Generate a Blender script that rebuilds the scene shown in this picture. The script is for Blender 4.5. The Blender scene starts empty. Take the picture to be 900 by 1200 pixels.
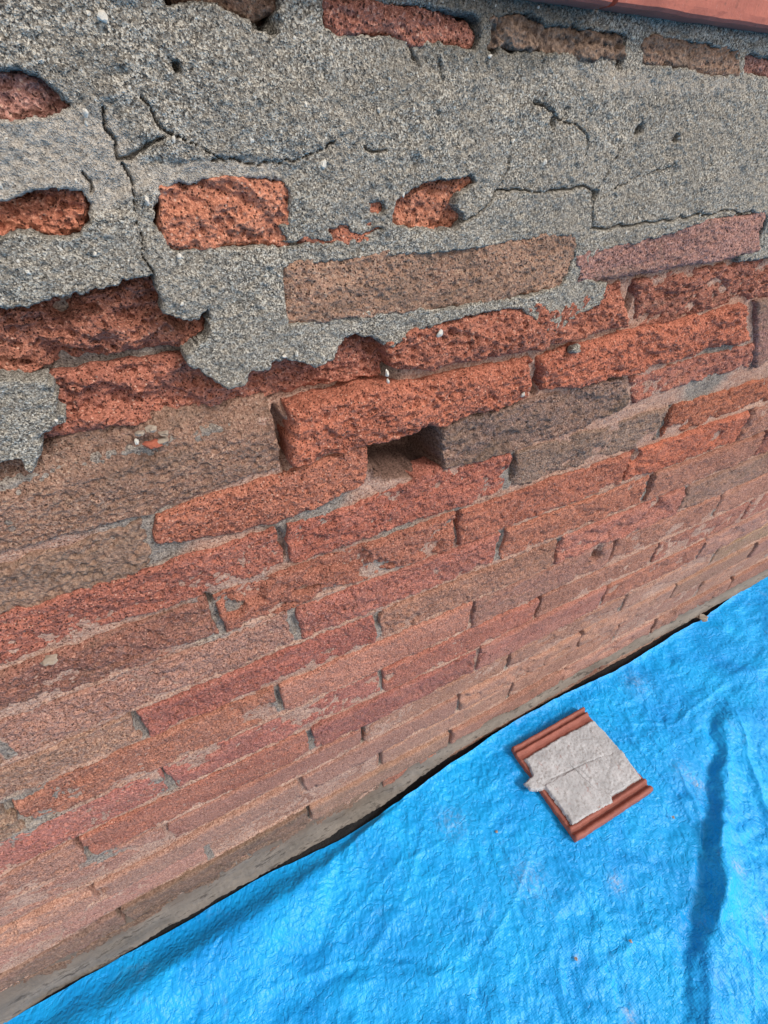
import bpy, math, random
import numpy as np
from mathutils import Matrix, Vector

random.seed(7)
S = bpy.context.scene
COL = S.collection
D = 0.35            # metres from the lens to the plane of the brick faces
H = 1.01            # height of the lens above the ground
FPX, YAW, PITCH, ROLL = 553.65, 0.480373, 0.657769, 0.002639

# ------------------------------------------------------------------ camera
def cam_axes():
    cy, sy = math.cos(YAW), math.sin(YAW); cp, sp = math.cos(PITCH), math.sin(PITCH)
    f = np.array([sy*cp, cy*cp, -sp]); r = np.array([cy, -sy, 0.]); d = np.cross(f, r)
    c, s = math.cos(ROLL), math.sin(ROLL)
    return np.array([c*r+s*d, -s*r+c*d, f])
R = cam_axes()
cam = bpy.data.cameras.new('camera'); camo = bpy.data.objects.new('camera', cam); COL.objects.link(camo)
cam.sensor_fit = 'VERTICAL'; cam.sensor_height = 24; cam.lens = FPX/1200*24
cam.clip_start = 0.01; cam.clip_end = 500
m = Matrix.Identity(4)
for i in range(3):
    m[i][0] = R[0][i]; m[i][1] = -R[1][i]; m[i][2] = -R[2][i]
m[0][3] = 0; m[1][3] = -D; m[2][3] = H
camo.matrix_world = m
S.camera = camo

# ------------------------------------------------------------------ light
SUN_EL, SUN_AZ = math.radians(44), math.radians(146)     # azimuth clockwise from +Y
w = bpy.data.worlds.new('World'); S.world = w; w.use_nodes = True
nt = w.node_tree; nt.nodes.clear()
sky = nt.nodes.new('ShaderNodeTexSky'); sky.sky_type = 'NISHITA'; sky.sun_disc = False
sky.sun_elevation = SUN_EL; sky.sun_rotation = SUN_AZ
hs = nt.nodes.new('ShaderNodeHueSaturation'); hs.inputs['Saturation'].default_value = 0.04
bg = nt.nodes.new('ShaderNodeBackground'); bg.inputs['Strength'].default_value = 0.15
wo = nt.nodes.new('ShaderNodeOutputWorld')
tint = nt.nodes.new('ShaderNodeMix'); tint.data_type = 'RGBA'; tint.blend_type = 'MULTIPLY'; tint.inputs[0].default_value = 1; tint.inputs[7].default_value = (1.0, .965, .92, 1)
nt.links.new(sky.outputs[0], hs.inputs['Color']); nt.links.new(hs.outputs[0], tint.inputs[6]); nt.links.new(tint.outputs[2], bg.inputs[0]); nt.links.new(bg.outputs[0], wo.inputs[0])
sl = bpy.data.lights.new('sun', 'SUN'); sl.energy = 1.5; sl.angle = math.radians(14); sl.color = (1, .95, .88)
so = bpy.data.objects.new('sun', sl); COL.objects.link(so)
sd = Vector((math.sin(SUN_AZ)*math.cos(SUN_EL), math.cos(SUN_AZ)*math.cos(SUN_EL), math.sin(SUN_EL)))
so.rotation_euler = sd.to_track_quat('Z', 'Y').to_euler()
S.view_settings.view_transform = 'Standard'; S.view_settings.look = 'None'; S.view_settings.gamma = 1
S.view_settings.exposure = 0.68

# ------------------------------------------------------------------ measuring: photo point -> point on the wall / on the ground
def ray(px, py):
    return R.T @ np.array([(px-450)/FPX, (py-600)/FPX, 1.0])
def W(px, py, y=0.0):
    d = ray(px, py); k = (D+y)/d[1]
    return np.array([d[0]*k, H+d[2]*k])
def T(px, py, z=0.0):
    d = ray(px, py); k = (z-H)/d[2]
    return np.array([d[0]*k, d[1]*k-D])
def pxsize(X, Z):
    """metres of wall per picture pixel along X and along Z near a wall point"""
    v = R @ np.array([X, D, Z-H]); u = np.array([450+FPX*v[0]/v[2], 600+FPX*v[1]/v[2]])
    o = []
    for dx, dz in ((.004, 0), (0, .004)):
        v2 = R @ np.array([X+dx, D, Z+dz-H]); u2 = np.array([450+FPX*v2[0]/v2[2], 600+FPX*v2[1]/v2[2]])
        o.append(.004/max(1e-6, np.linalg.norm(u2-u)))
    return o

# ------------------------------------------------------------------ noise
def _h(i, j, s):
    i = i.astype(np.int64).astype(np.uint32); j = j.astype(np.int64).astype(np.uint32)
    n = i*np.uint32(374761393)+j*np.uint32(668265263)+np.uint32((s*2246822519+12345) & 0xffffffff)
    n = (n ^ (n >> np.uint32(13)))*np.uint32(1274126177)
    n = (n ^ (n >> np.uint32(16)))*np.uint32(2246822519)
    n = n ^ (n >> np.uint32(15))
    return n.astype(np.float64)/4294967295.0
def vn(x, y, s=0):
    i = np.floor(x); j = np.floor(y); u = x-i; v = y-j
    u = u*u*u*(u*(u*6-15)+10); v = v*v*v*(v*(v*6-15)+10)
    return ((_h(i, j, s)*(1-u)+_h(i+1, j, s)*u)*(1-v)+(_h(i, j+1, s)*(1-u)+_h(i+1, j+1, s)*u)*v)*2-1
def fbm(x, y, size, o=4, s=0, gain=.5):
    r = 0; a = 1; t = 0; x = np.asarray(x, float)/size; y = np.asarray(y, float)/size
    for k in range(o):
        c, sn = math.cos(k*1.3+.4), math.sin(k*1.3+.4)
        r = r+a*vn(x*c-y*sn+17.3*k, x*sn+y*c-9.1*k, s+k*31); t += a; a *= gain; x = x*2.03; y = y*2.03
    return r/t*1.6
def pits(x, y, size, prob, s=0):
    """0..1 bowls scattered over cells"""
    x = np.asarray(x)/size; y = np.asarray(y)/size; i = np.floor(x); j = np.floor(y); out = np.zeros_like(x)
    for a in (-1, 0, 1):
        for b in (-1, 0, 1):
            ci, cj = i+a, j+b
            qx = ci+_h(ci, cj, s+1); qy = cj+_h(ci, cj, s+2)
            r = .2+.5*_h(ci, cj, s+3)
            d = np.hypot((x-qx)*(.7+.6*_h(ci, cj, s+5)), y-qy)/r
            out = np.maximum(out, np.where(_h(ci, cj, s+4) < prob, np.clip(1-d*d, 0, 1)*r*1.4, 0))
    return out
def sstep(a, b, x):
    t = np.clip((x-a)/(b-a), 0, 1); return t*t*(3-2*t)
def sdf(X, Z, poly):
    """signed distance to polygon, negative inside"""
    P = np.asarray(poly); n = len(P); dmin = np.full(X.shape, 1e9); ins = np.zeros(X.shape, bool)
    for k in range(n):
        a = P[k]; b = P[(k+1) % n]; e = b-a; L = e@e+1e-18
        t = np.clip(((X-a[0])*e[0]+(Z-a[1])*e[1])/L, 0, 1)
        dmin = np.minimum(dmin, np.hypot(X-a[0]-t*e[0], Z-a[1]-t*e[1]))
        c = (a[1] > Z) != (b[1] > Z)
        if abs(e[1]) > 1e-12: ins ^= c & (X < e[0]*(Z-a[1])/e[1]+a[0])
    return np.where(ins, -dmin, dmin)
def pld(X, Z, pts):
    """distance to an open polyline"""
    P = np.asarray(pts); dmin = np.full(X.shape, 1e9)
    for k in range(len(P)-1):
        a, b = P[k], P[k+1]; e = b-a; t = np.clip(((X-a[0])*e[0]+(Z-a[1])*e[1])/(e@e+1e-18), 0, 1)
        dmin = np.minimum(dmin, np.hypot(X-a[0]-t*e[0], Z-a[1]-t*e[1]))
    return dmin

# ------------------------------------------------------------------ mesh helpers
def mesh(name, co, faces, smooth=True, attrs=None):
    me = bpy.data.meshes.new(name); co = np.asarray(co, np.float32)
    faces = np.asarray(faces, np.int32); k = faces.shape[1]
    me.vertices.add(len(co)); me.vertices.foreach_set('co', co.ravel())
    me.loops.add(faces.size); me.loops.foreach_set('vertex_index', faces.ravel())
    me.polygons.add(len(faces)); me.polygons.foreach_set('loop_start', np.arange(0, faces.size, k, dtype=np.int32))
    me.polygons.foreach_set('use_smooth', np.full(len(faces), smooth))
    for an, av in (attrs or {}).items():
        at = me.attributes.new(an, 'FLOAT', 'POINT'); at.data.foreach_set('value', np.asarray(av, np.float32))
    me.update(calc_edges=True); return me
def gridfaces(nu, nv, flip=False):
    i = np.arange(nu-1)[:, None]; j = np.arange(nv-1)[None, :]; a = (i*nv+j).ravel()
    q = np.stack([a, a+nv, a+nv+1, a+1], 1)
    return q[:, ::-1] if flip else q
def link(name, me, mat, parent=None, color=None, centre=True, **props):
    o = bpy.data.objects.new(name, me); COL.objects.link(o)
    if mat: me.materials.clear(); me.materials.append(mat)
    if centre:
        n = len(me.vertices); c = np.empty(n*3, np.float32); me.vertices.foreach_get('co', c); c = c.reshape(-1, 3)
        mid = (c.min(0)+c.max(0))/2; c -= mid; me.vertices.foreach_set('co', c.ravel()); me.update()
        o.location = mid.tolist()
        if parent: o.location = (Vector(mid.tolist())-parent.location)
    if parent: o.parent = parent
    if color is not None: o.color = color
    for k, v in props.items(): o[k] = v
    return o
def empty(name, loc, **props):
    o = bpy.data.objects.new(name, None); o.location = loc; o.empty_display_size = .05; COL.objects.link(o)
    for k, v in props.items(): o[k] = v
    return o

def lin(r, g, b):
    f = lambda c: (c/255/12.92) if c/255 <= .04045 else ((c/255+.055)/1.055)**2.4
    return (f(r), f(g), f(b))

# ------------------------------------------------------------------ materials
class NT:
    def __init__(s, name):
        s.m = bpy.data.materials.new(name); s.m.use_nodes = True; s.t = s.m.node_tree; s.t.nodes.clear()
        s.o = s.n('ShaderNodeOutputMaterial'); s.b = s.n('ShaderNodeBsdfPrincipled'); s.l(s.b.outputs[0], s.o.inputs[0])
        s.tc = s.n('ShaderNodeTexCoord')
    def n(s, k, **p):
        x = s.t.nodes.new(k)
        for a, b in p.items(): setattr(x, a, b)
        return x
    def l(s, a, b): s.t.links.new(a, b)
    def put(s, i, v):
        if isinstance(v, bpy.types.NodeSocket): s.l(v, i)
        elif v is not None: i.default_value = v
    def coord(s, obj_random=True, scale=(1, 1, 1)):
        mp = s.n('ShaderNodeMapping'); s.l(s.tc.outputs['Object'], mp.inputs[0]); mp.inputs['Scale'].default_value = scale
        if obj_random:
            oi = s.n('ShaderNodeObjectInfo'); mu = s.n('ShaderNodeMath', operation='MULTIPLY'); s.l(oi.outputs['Random'], mu.inputs[0]); mu.inputs[1].default_value = 37.
            cb = s.n('ShaderNodeCombineXYZ'); s.l(mu.outputs[0], cb.inputs[0]); s.l(mu.outputs[0], cb.inputs[2]); s.l(cb.outputs[0], mp.inputs['Location'])
        return mp.outputs[0]
    def noise(s, c, scale, detail=4, rough=.55, dist=0):
        x = s.n('ShaderNodeTexNoise'); s.l(c, x.inputs['Vector']); x.inputs['Scale'].default_value = scale
        x.inputs['Detail'].default_value = detail; x.inputs['Roughness'].default_value = rough; x.inputs['Distortion'].default_value = dist
        return x.outputs['Fac']
    def vor(s, c, scale, feat='F1'):
        x = s.n('ShaderNodeTexVoronoi', feature=feat); s.l(c, x.inputs['Vector']); x.inputs['Scale'].default_value = scale
        return x
    def ramp(s, f, *st, interp='LINEAR'):
        x = s.n('ShaderNodeValToRGB'); x.color_ramp.interpolation = interp; e = x.color_ramp.elements
        while len(e) < len(st): e.new(.5)
        for k, (p, c) in enumerate(st):
            e[k].position = p; e[k].color = (c, c, c, 1) if isinstance(c, (int, float)) else (*c, 1)
        s.l(f, x.inputs[0]); return x.outputs[0]
    def mix(s, f, a, b, blend='MIX'):
        x = s.n('ShaderNodeMix', data_type='RGBA', blend_type=blend)
        s.put(x.inputs[0], f)
        for i, v in ((6, a), (7, b)):
            if isinstance(v, tuple): v = (*v, 1) if len(v) == 3 else v
            s.put(x.inputs[i], v)
        return x.outputs[2]
    def math(s, op, a, b=0.):
        x = s.n('ShaderNodeMath', operation=op); s.put(x.inputs[0], a); s.put(x.inputs[1], b); return x.outputs[0]
    def attr(s, name):
        x = s.n('ShaderNodeAttribute'); x.attribute_name = name; return x.outputs['Fac']
    def bump(s, h, dist, strength=1, prev=None):
        x = s.n('ShaderNodeBump'); s.l(h, x.inputs['Height']); x.inputs['Distance'].default_value = dist; x.inputs['Strength'].default_value = strength
        if prev: s.l(prev, x.inputs['Normal'])
        return x.outputs[0]
    def fin(s, col, rough, normal=None, spec=.3):
        s.put(s.b.inputs['Base Color'], (*col, 1) if isinstance(col, tuple) else col); s.put(s.b.inputs['Roughness'], rough)
        s.b.inputs['Specular IOR Level'].default_value = spec
        if normal: s.l(normal, s.b.inputs['Normal'])
        return s.m

def mat_brick():
    t = NT('weathered_brick'); c = t.coord(); oi = t.n('ShaderNodeObjectInfo')
    base = oi.outputs['Color']; grime = oi.outputs['Alpha']
    cs = t.coord(scale=(.45, 1, 1.0))
    big = t.noise(cs, 26, 4, .6, .4)
    col = t.mix(t.ramp(big, (.3, 0.), (.7, 1.)), t.mix(1., base, (.74, .68, .68), 'MULTIPLY'), t.mix(1., base, (1.24, 1.24, 1.2), 'MULTIPLY'))
    # clay body: fine grain
    fine = t.mix(.5, t.noise(c, 430, 2, .6), t.noise(c, 1000, 2, .6))
    col = t.mix(t.ramp(fine, (.37, .8), (.46, 0.)), col, t.mix(1., base, (.20, .15, .14), 'MULTIPLY'))
    col = t.mix(t.ramp(fine, (.525, 0.), (.61, .85)), col, t.mix(1., base, (1.7, 2.0, 2.05), 'MULTIPLY'))
    v = t.vor(c, 430); g = t.n('ShaderNodeSeparateColor'); t.l(v.outputs['Color'], g.inputs[0])
    inside = t.ramp(v.outputs['Distance'], (.30, 1.), (.38, 0.))
    pale = t.math('MULTIPLY', inside, t.ramp(g.outputs[0], (.86, 0.), (.9, .75)))
    vd = t.vor(c, 620); gd = t.n('ShaderNodeSeparateColor'); t.l(vd.outputs['Color'], gd.inputs[0])
    dark = t.math('MULTIPLY', t.ramp(vd.outputs['Distance'], (.36, 1.), (.46, 0.)), t.ramp(gd.outputs[1], (.74, 0.), (.78, .9)))
    dark = t.math('MAXIMUM', dark, t.math('MULTIPLY', inside, t.ramp(g.outputs[1], (.88, 0.), (.91, .9))))
    col = t.mix(pale, col, lin(206, 164, 144)); col = t.mix(dark, col, t.mix(1., base, (.13, .10, .10), 'MULTIPLY'))
    # grey-brown grime patches (amount per brick)
    gn = t.noise(cs, 34, 6, .68, .8)
    gf = t.math('SUBTRACT', t.math('ADD', gn, grime), .62)
    gf = t.ramp(gf, (.0, 0.), (.3, .93))
    gcol = t.mix(t.ramp(t.noise(c, 300, 3, .7), (.38, 0.), (.62, 1.)), lin(80, 63, 54), lin(142, 119, 103))
    col = t.mix(gf, col, gcol)
    # pinkish lime dust washed down the wall
    dust = t.attr('dust'); dn = t.noise(t.coord(scale=(.35, 1, 1)), 55, 5, .65)
    df = t.math('MULTIPLY', dust, t.ramp(dn, (.33, .2), (.55, 1.)))
    col = t.mix(df, col, t.mix(t.ramp(fine, (.4, 0.), (.6, 1.)), lin(148, 104, 88), lin(192, 148, 130)))
    n1 = t.bump(fine, .0034, 1.)
    sm_ = t.ramp(oi.outputs['Random'], (.0, .35), (.7, 1.)); t.l(sm_, n1.node.inputs['Strength'])
    hv = t.math('SUBTRACT', v.outputs['Distance'], t.math('MULTIPLY', dark, .6))
    n2 = t.bump(hv, .0011, .9, n1)
    return t.fin(col, .93, n2, .25)

def mat_mortar():
    t = NT('old_lime_mortar'); c = t.coord(False)
    a = t.noise(c, 14, 4, .6); f = t.mix(.5, t.noise(c, 430, 2, .6), t.noise(c, 1000, 2, .6))
    greyf = t.ramp(t.math('ADD', t.noise(c, 9, 2), t.math('SUBTRACT', t.attr('grey'), .32)), (.38, 0.), (.8, 1.))
    pink = t.mix(t.ramp(a, (.3, 0.), (.7, 1.)), lin(156, 116, 100), lin(190, 152, 134))
    grey = t.mix(t.ramp(a, (.3, 0.), (.7, 1.)), lin(112, 104, 98), lin(158, 146, 136))
    col = t.mix(greyf, pink, grey)
    col = t.mix(t.ramp(f, (.38, .9), (.48, 0.)), col, lin(62, 46, 42))
    col = t.mix(t.ramp(f, (.52, 0.), (.64, .6)), col, lin(206, 190, 176))
    col = t.mix(t.math('MULTIPLY', t.attr('hole_brown'), .85), col, t.mix(t.ramp(f, (.4, 0.), (.6, 1.)), lin(48, 34, 30), lin(112, 84, 74)))  # mortar turns dark brown inside the missing-brick hole
    n1 = t.bump(f, .003, 1.)
    return t.fin(col, .95, n1, .2)

def mat_cement():
    t = NT('sandy_cement_render'); c = t.coord(False)
    big = t.noise(c, 11, 4, .6, .5)
    pal = t.attr('pale')
    body = t.mix(t.ramp(big, (.3, 0.), (.7, 1.)), lin(110, 104, 96), lin(160, 152, 141))
    v = t.vor(c, 1050); g = t.n('ShaderNodeSeparateColor'); t.l(v.outputs['Color'], g.inputs[0])
    col = t.mix(t.ramp(t.noise(c, 17, 5, .65, .3), (.32, .25), (.6, .85)), body, t.ramp(g.outputs[0], (0., lin(56, 52, 47)), (.2, lin(112, 105, 96)), (.6, lin(150, 142, 131)), (.9, lin(212, 204, 190))))
    v2 = t.vor(c, 460); g2 = t.n('ShaderNodeSeparateColor'); t.l(v2.outputs['Color'], g2.inputs[0])
    big_in = t.ramp(v2.outputs['Distance'], (.22, 1.), (.3, 0.))
    col = t.mix(t.math('MULTIPLY', big_in, t.ramp(g2.outputs[0], (.86, 0.), (.88, .9))), col, lin(214, 212, 204))
    col = t.mix(t.math('MULTIPLY', big_in, t.ramp(g2.outputs[1], (.84, 0.), (.86, .8))), col, lin(44, 42, 44))
    f = t.mix(.5, t.noise(c, 600, 2, .6), t.noise(c, 1300, 2, .6))
    col = t.mix(t.ramp(f, (.38, .9), (.46, 0.)), col, lin(38, 37, 38))
    col = t.mix(t.ramp(f, (.545, 0.), (.64, .75)), col, lin(206, 202, 194))
    pf = t.ramp(t.math('ADD', pal, t.math('MULTIPLY', t.math('SUBTRACT', t.noise(c, 60, 5, .7), .5), .9)), (.35, 0.), (.7, .85))
    col = t.mix(pf, col, t.mix(t.ramp(f, (.36, 0.), (.6, 1.)), lin(126, 117, 108), lin(196, 186, 174)))
    st = t.attr('stain')
    sf = t.ramp(t.math('ADD', st, t.math('MULTIPLY', t.math('SUBTRACT', t.noise(c, 50, 5, .7), .5), .8)), (.4, 0.), (.75, .7))
    col = t.mix(sf, col, t.mix(t.ramp(f, (.36, 0.), (.6, 1.)), lin(48, 46, 42), lin(120, 114, 104)))
    n1 = t.bump(f, .0026, 1.)
    n2 = t.bump(v.outputs['Distance'], .0006, .8, n1)
    return t.fin(col, .95, n2, .25)

def mat_terracotta(name, c1, c2, stain=(90, 60, 52)):
    t = NT(name); c = t.coord()
    col = t.mix(t.ramp(t.noise(c, 40, 5, .65), (.3, 0.), (.7, 1.)), lin(*c1), lin(*c2))
    col = t.mix(t.ramp(t.noise(c, 130, 4, .7), (.6, 0.), (.72, .55)), col, lin(*stain))
    col = t.mix(t.ramp(t.noise(c, 500, 3, .7), (.62, 0.), (.75, .5)), col, lin(196, 150, 136))
    return t.fin(col, .72, t.bump(t.noise(c, 350, 4, .7), .0007, .8), .35)

def mat_plain(name, c1, c2, scale=300, dist=.0012, rough=.9, dark=None, show=None):
    t = NT(name); c = t.coord(False)
    col = t.mix(t.ramp(t.noise(c, scale*.12, 5, .65), (.3, 0.), (.7, 1.)), lin(*c1), lin(*c2))
    f = t.noise(c, scale, 3, .7)
    if dark: col = t.mix(t.ramp(f, (.36, .8), (.47, 0.)), col, lin(*dark))
    if show: col = t.mix(t.ramp(t.noise(c, 75, 6, .75), (.60, 0.), (.70, .7)), col, lin(*show))
    return t.fin(col, rough, t.bump(t.noise(c, scale, 4, .7), dist, 1.), .3)

def mat_plinth():
    t = NT('smooth_cement_fillet'); c = t.coord(False, scale=(.25, 1, 1)); c2 = t.coord(False)
    col = t.mix(t.ramp(t.noise(c, 60, 5, .65), (.3, 0.), (.7, 1.)), lin(96, 89, 83), lin(136, 127, 119))
    col = t.mix(t.ramp(t.noise(c, 120, 4, .7), (.54, 0.), (.64, .8)), col, lin(56, 50, 47))
    col = t.mix(t.math('MULTIPLY', t.ramp(t.noise(c2, 7, 3, .6), (.36, 0.), (.5, 1.)), t.attr('dirt')), col, lin(104, 88, 76))
    return t.fin(col, .8, t.bump(t.noise(c2, 260, 4, .7), .0012, 1.), .35)

def mat_tarp():
    t = NT('blue_polyethylene_tarpaulin'); c = t.coord(False)
    a = t.noise(c, 9, 5, .6, .6)
    col = t.mix(t.ramp(a, (.32, 0.), (.68, 1.)), (0.001, .28, .74), (0.004, .39, .88))
    d = t.noise(c, 16, 6, .72, .5)
    col = t.mix(t.ramp(d, (.60, 0.), (.80, .35)), col, lin(150, 190, 222))
    sm = t.attr('smudge')
    col = t.mix(t.math('MULTIPLY', sm, t.ramp(t.noise(c, 170, 4, .7), (.42, 0.), (.62, .8))), col, lin(176, 184, 192))
    # laminated woven tape: two crossed ribs about 3 mm apart
    ws = []
    for ax in (0, 1):
        wv = t.n('ShaderNodeTexWave', wave_type='BANDS', bands_direction='XY'[ax]); t.l(c, wv.inputs['Vector'])
        wv.inputs['Scale'].default_value = 115.; wv.inputs['Distortion'].default_value = .6; ws.append(wv.outputs['Fac'])
    n0 = t.bump(t.math('ADD', ws[0], ws[1]), .00012, .6)
    rz0 = t.noise(c, 42, 3, .5, .3); pp = t.math('POWER', t.math('PINGPONG', t.math('MULTIPLY', rz0, 11.), 1.), .4)
    rz1 = t.noise(c, 95, 2, .5, .3); pp1 = t.math('POWER', t.math('PINGPONG', t.math('MULTIPLY', rz1, 8.), 1.), .5)
    rz = t.n('ShaderNodeTexNoise'); rz.noise_type = 'RIDGED_MULTIFRACTAL'; t.l(t.coord(False, scale=(1, 1, .1)), rz.inputs['Vector'])
    rz.inputs['Scale'].default_value = 22; rz.inputs['Detail'].default_value = 5; rz.inputs['Roughness'].default_value = .6; rz.inputs['Distortion'].default_value = .4
    n1 = t.bump(rz.outputs['Fac'], .0010, .4, n0)
    n2 = t.bump(t.vor(t.coord(False, scale=(1, .6, 1)), 210).outputs['Distance'], .0013, .75, t.bump(t.vor(c, 95).outputs['Distance'], .0018, .5, t.bump(pp, .0015, .65, n1)))
    return t.fin(col, t.ramp(t.noise(c, 60, 4, .6), (.3, .40), (.7, .55)), n2, .4)

M_BR, M_MO, M_CE = mat_brick(), mat_mortar(), mat_cement()
M_COP = mat_terracotta('coping_terracotta', (150, 84, 70), (176, 100, 84))
M_TILE = mat_terracotta('roof_tile_clay', (132, 76, 66), (154, 94, 82))
M_TM = mat_plain('pale_set_mortar', (150, 151, 155), (188, 188, 192), 200, .0007, .7, (142, 138, 138), (148, 98, 90))
M_TARP, M_PL = mat_tarp(), mat_plinth()
M_GR = mat_plain('damp_dark_asphalt', (26, 26, 29), (42, 41, 43), 220, .003, .8, (20, 20, 22))
M_CORE = mat_plain('rubble_core', (100, 84, 76), (128, 112, 100), 120, .003, .95)
M_ST = mat_plain('pale_stone', (132, 118, 106), (172, 158, 144), 260, .001, .8)
M_PEB = mat_plain('white_pebble', (176, 170, 160), (214, 208, 198), 260, .0006, .8)
M_CHIP = mat_plain('brick_chip', (138, 74, 58), (160, 92, 72), 260, .001, .9)

# ------------------------------------------------------------------ ground
gx = np.array([[-60, -60, 0], [60, -60, 0], [60, 60, 0], [-60, 60, 0]], float)
link('ground', mesh('ground', gx, [[0, 1, 2, 3]], False), M_GR, centre=False, kind='structure',
     label='dark damp ground showing in the gap between the wall and the blue tarpaulin')

# ------------------------------------------------------------------ the wall
wall = empty('brick_wall', (0.0, 0.0, 0.0), label='old weathered brick wall half covered with crumbling grey cement render', category='wall')
XL, XR = -0.62, 2.3

def P2(pts, y=0.0): return np.array([W(a, b, y) for a, b in pts])

def interp_line(P, s):
    x = P[:, 0]; t = (x-x[0])/(x[-1]-x[0]) if abs(x[-1]-x[0]) > 1e-9 else np.linspace(0, 1, len(x))
    t = np.maximum.accumulate(t+np.arange(len(t))*1e-9)
    return np.interp(s, t, P[:, 0]), np.interp(s, t, P[:, 1])

NB = [0]
BITES = [(*W(a, b), rx, rz, dp) for a, b, rx, rz, dp in [(272, 712, .012, .010, .011), (357, 689, .014, .0045, .010), (700, 650, .012, .018, .018), (467, 560, .020, .009, .012), (858, 452, .004, .024, .010),
    (790, 505, .018, .012, .006), (480, 728, .018, .010, .006), (152, 772, .012, .0035, .004), (118, 1040, .008, .008, .009), (190, 968, .007, .010, .009), (430, 856, .005, .014, .010), (770, 590, .010, .012, .008),
    (745, 535, .010, .014, .010), (840, 512, .012, .012, .007), (655, 465, .02, .010, .004), (455, 795, .010, .008, .008), (560, 770, .012, .010, .006), (350, 940, .010, .008, .006), (610, 790, .02, .01, .006), (100, 1090, .02, .008, .006), (720, 690, .02, .012, .006), (640, 750, .02, .010, .006), (30, 830, .03, .008, .004), (300, 345, .01, .01, .003)]]
def brick(top, bot, color, grime=0.0, y0=0.0, rough=1.0, r=.005, wob=.0022, world=False, dust=0., chip=0., tilt=0., back=.03, name='brick', label=None, bow=0., lump=0., setback=0.):
    """top, bot: outlines from left to right (photo points, or wall coordinates with world=True)"""
    NB[0] += 1; s = NB[0]*17
    Pt, Pb = (np.array(top, float), np.array(bot, float)) if world else (P2(top, y0), P2(bot, y0))
    cx = (Pt[:, 0].mean()+Pb[:, 0].mean())/2; cz = (Pt[:, 1].mean()+Pb[:, 1].mean())/2
    sx, sz = pxsize(cx, cz); L = Pt[-1, 0]-Pt[0, 0]; hh = max(.01, Pt[:, 1].mean()-Pb[:, 1].mean())
    k = 1.35
    nu = int(np.clip(L/(sx*k), 8, 300)); nv = int(np.clip(hh/(sz*k), 6, 90))
    u, v = np.meshgrid(np.linspace(0, 1, nu), np.linspace(0, 1, nv), indexing='ij')
    tx, tz = interp_line(Pt, u); bx, bz = interp_line(Pb, u)
    X = tx*(1-v)+bx*v; Z = tz*(1-v)+bz*v
    # irregular outline
    wx = fbm(X, Z, .018, 3, s)*wob*1.2; wz = fbm(X, Z, .02, 4, s+5)*wob
    # distance to the edges in metres
    du = np.minimum(u, 1-u)*np.abs(tx[-1, 0]-tx[0, 0]); dv = np.minimum(v, 1-v)*np.abs(tz-bz)
    X = X+wx; Z = Z+wz
    rr = r*(1+.9*fbm(X, Z, .02, 3, s+9)); rr = np.clip(rr, .001, None)
    q = lambda d: np.where(d < rr, rr-np.sqrt(np.clip(rr*rr-(rr-np.minimum(d, rr))**2, 0, None)), 0)
    # both edge drops, so that corners come out rounded
    du2 = du+.0000; e = q(du2)+q(dv)
    n = fbm(X, Z, .030, 4, s+11)*.0016*rough+fbm(X, Z, .0075, 3, s+13, .6)*.0010*rough
    n = n+fbm(X, Z, .0032, 2, s+15)*.0006*rough+pits(X, Z, .0048, .5, s+20)*.0030*rough+pits(X, Z, .014, .22, s+40)*.003*rough*max(.3, chip)
    if chip:
        cn = fbm(X*.6, Z, .022, 3, s+60); n = n+sstep(.12, .26, cn)*.0035*chip+sstep(.38, .5, cn)*.004*chip
    if lump: n = n-np.abs(fbm(X*.7, Z, .03, 3, s+70))*lump
    n = n-np.median(n)
    Y = y0+e*.9+n+tilt*(v-.5)-bow*(1-(2*u-1)**2)*(1-(2*v-1)**2)
    x0_, x1_, z0_, z1_ = X.min(), X.max(), Z.min(), Z.max()
    for bx_, bz_, rx_, rz_, dp_ in BITES:
        if x0_-.02 < bx_ < x1_+.02 and z0_-.02 < bz_ < z1_+.02:
            Y = Y+dp_*sstep(1.15, .75, np.hypot((X-bx_)/rx_, (Z-bz_)/rz_)+.35*fbm(X, Z, .010, 3, s+80))
    if L > .1 and cz < H-.27:
        rb = random.Random(s)
        for _ in range(rb.choice([1, 2, 3, 4])):
            i_ = rb.randrange(nu); j_ = rb.choice([0, nv-1, nv-1]); bs = rb.uniform(.004, .012); dd_ = rb.uniform(.002, .0055)
            Y = Y+dd_*sstep(1.15, .7, np.hypot((X-X[i_, j_])/(bs*1.8), (Z-Z[i_, j_])/(bs*.75))+.4*fbm(X, Z, .009, 3, s+81))
    if setback: Y = Y+setback*np.clip(1-v/.42, 0, 1)**1.3
    Y = np.minimum(Y, y0+.026)
    co = np.stack([X, Y, Z], 2).reshape(-1, 3)
    F = gridfaces(nu, nv)
    # sides
    ids = np.arange(nu*nv).reshape(nu, nv)
    ring = np.concatenate([ids[:, 0], ids[-1, 1:], ids[-2::-1, -1], ids[0, -2:0:-1]])
    bk = co[ring].copy(); c0 = co.mean(0); bk[:, 1] = np.maximum(bk[:, 1]+.012, y0+back)
    bk[:, 0] += (c0[0]-bk[:, 0])*.004; bk[:, 2] += (c0[2]-bk[:, 2])*.02
    co2 = np.concatenate([co, bk]); m_ = len(ring); b0 = nu*nv
    a = np.arange(m_); an = (a+1) % m_
    F2 = np.stack([ring[a], b0+a, b0+an, ring[an]], 1)
    F = np.concatenate([F, F2])
    me = mesh('brick', co2, F[:, ::-1], True, {'dust': np.full(len(co2), dust)})
    o = link(name, me, M_BR, wall, (*lin(*soft(color)), grime))
    if label: o['label'] = label
    return o

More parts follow.
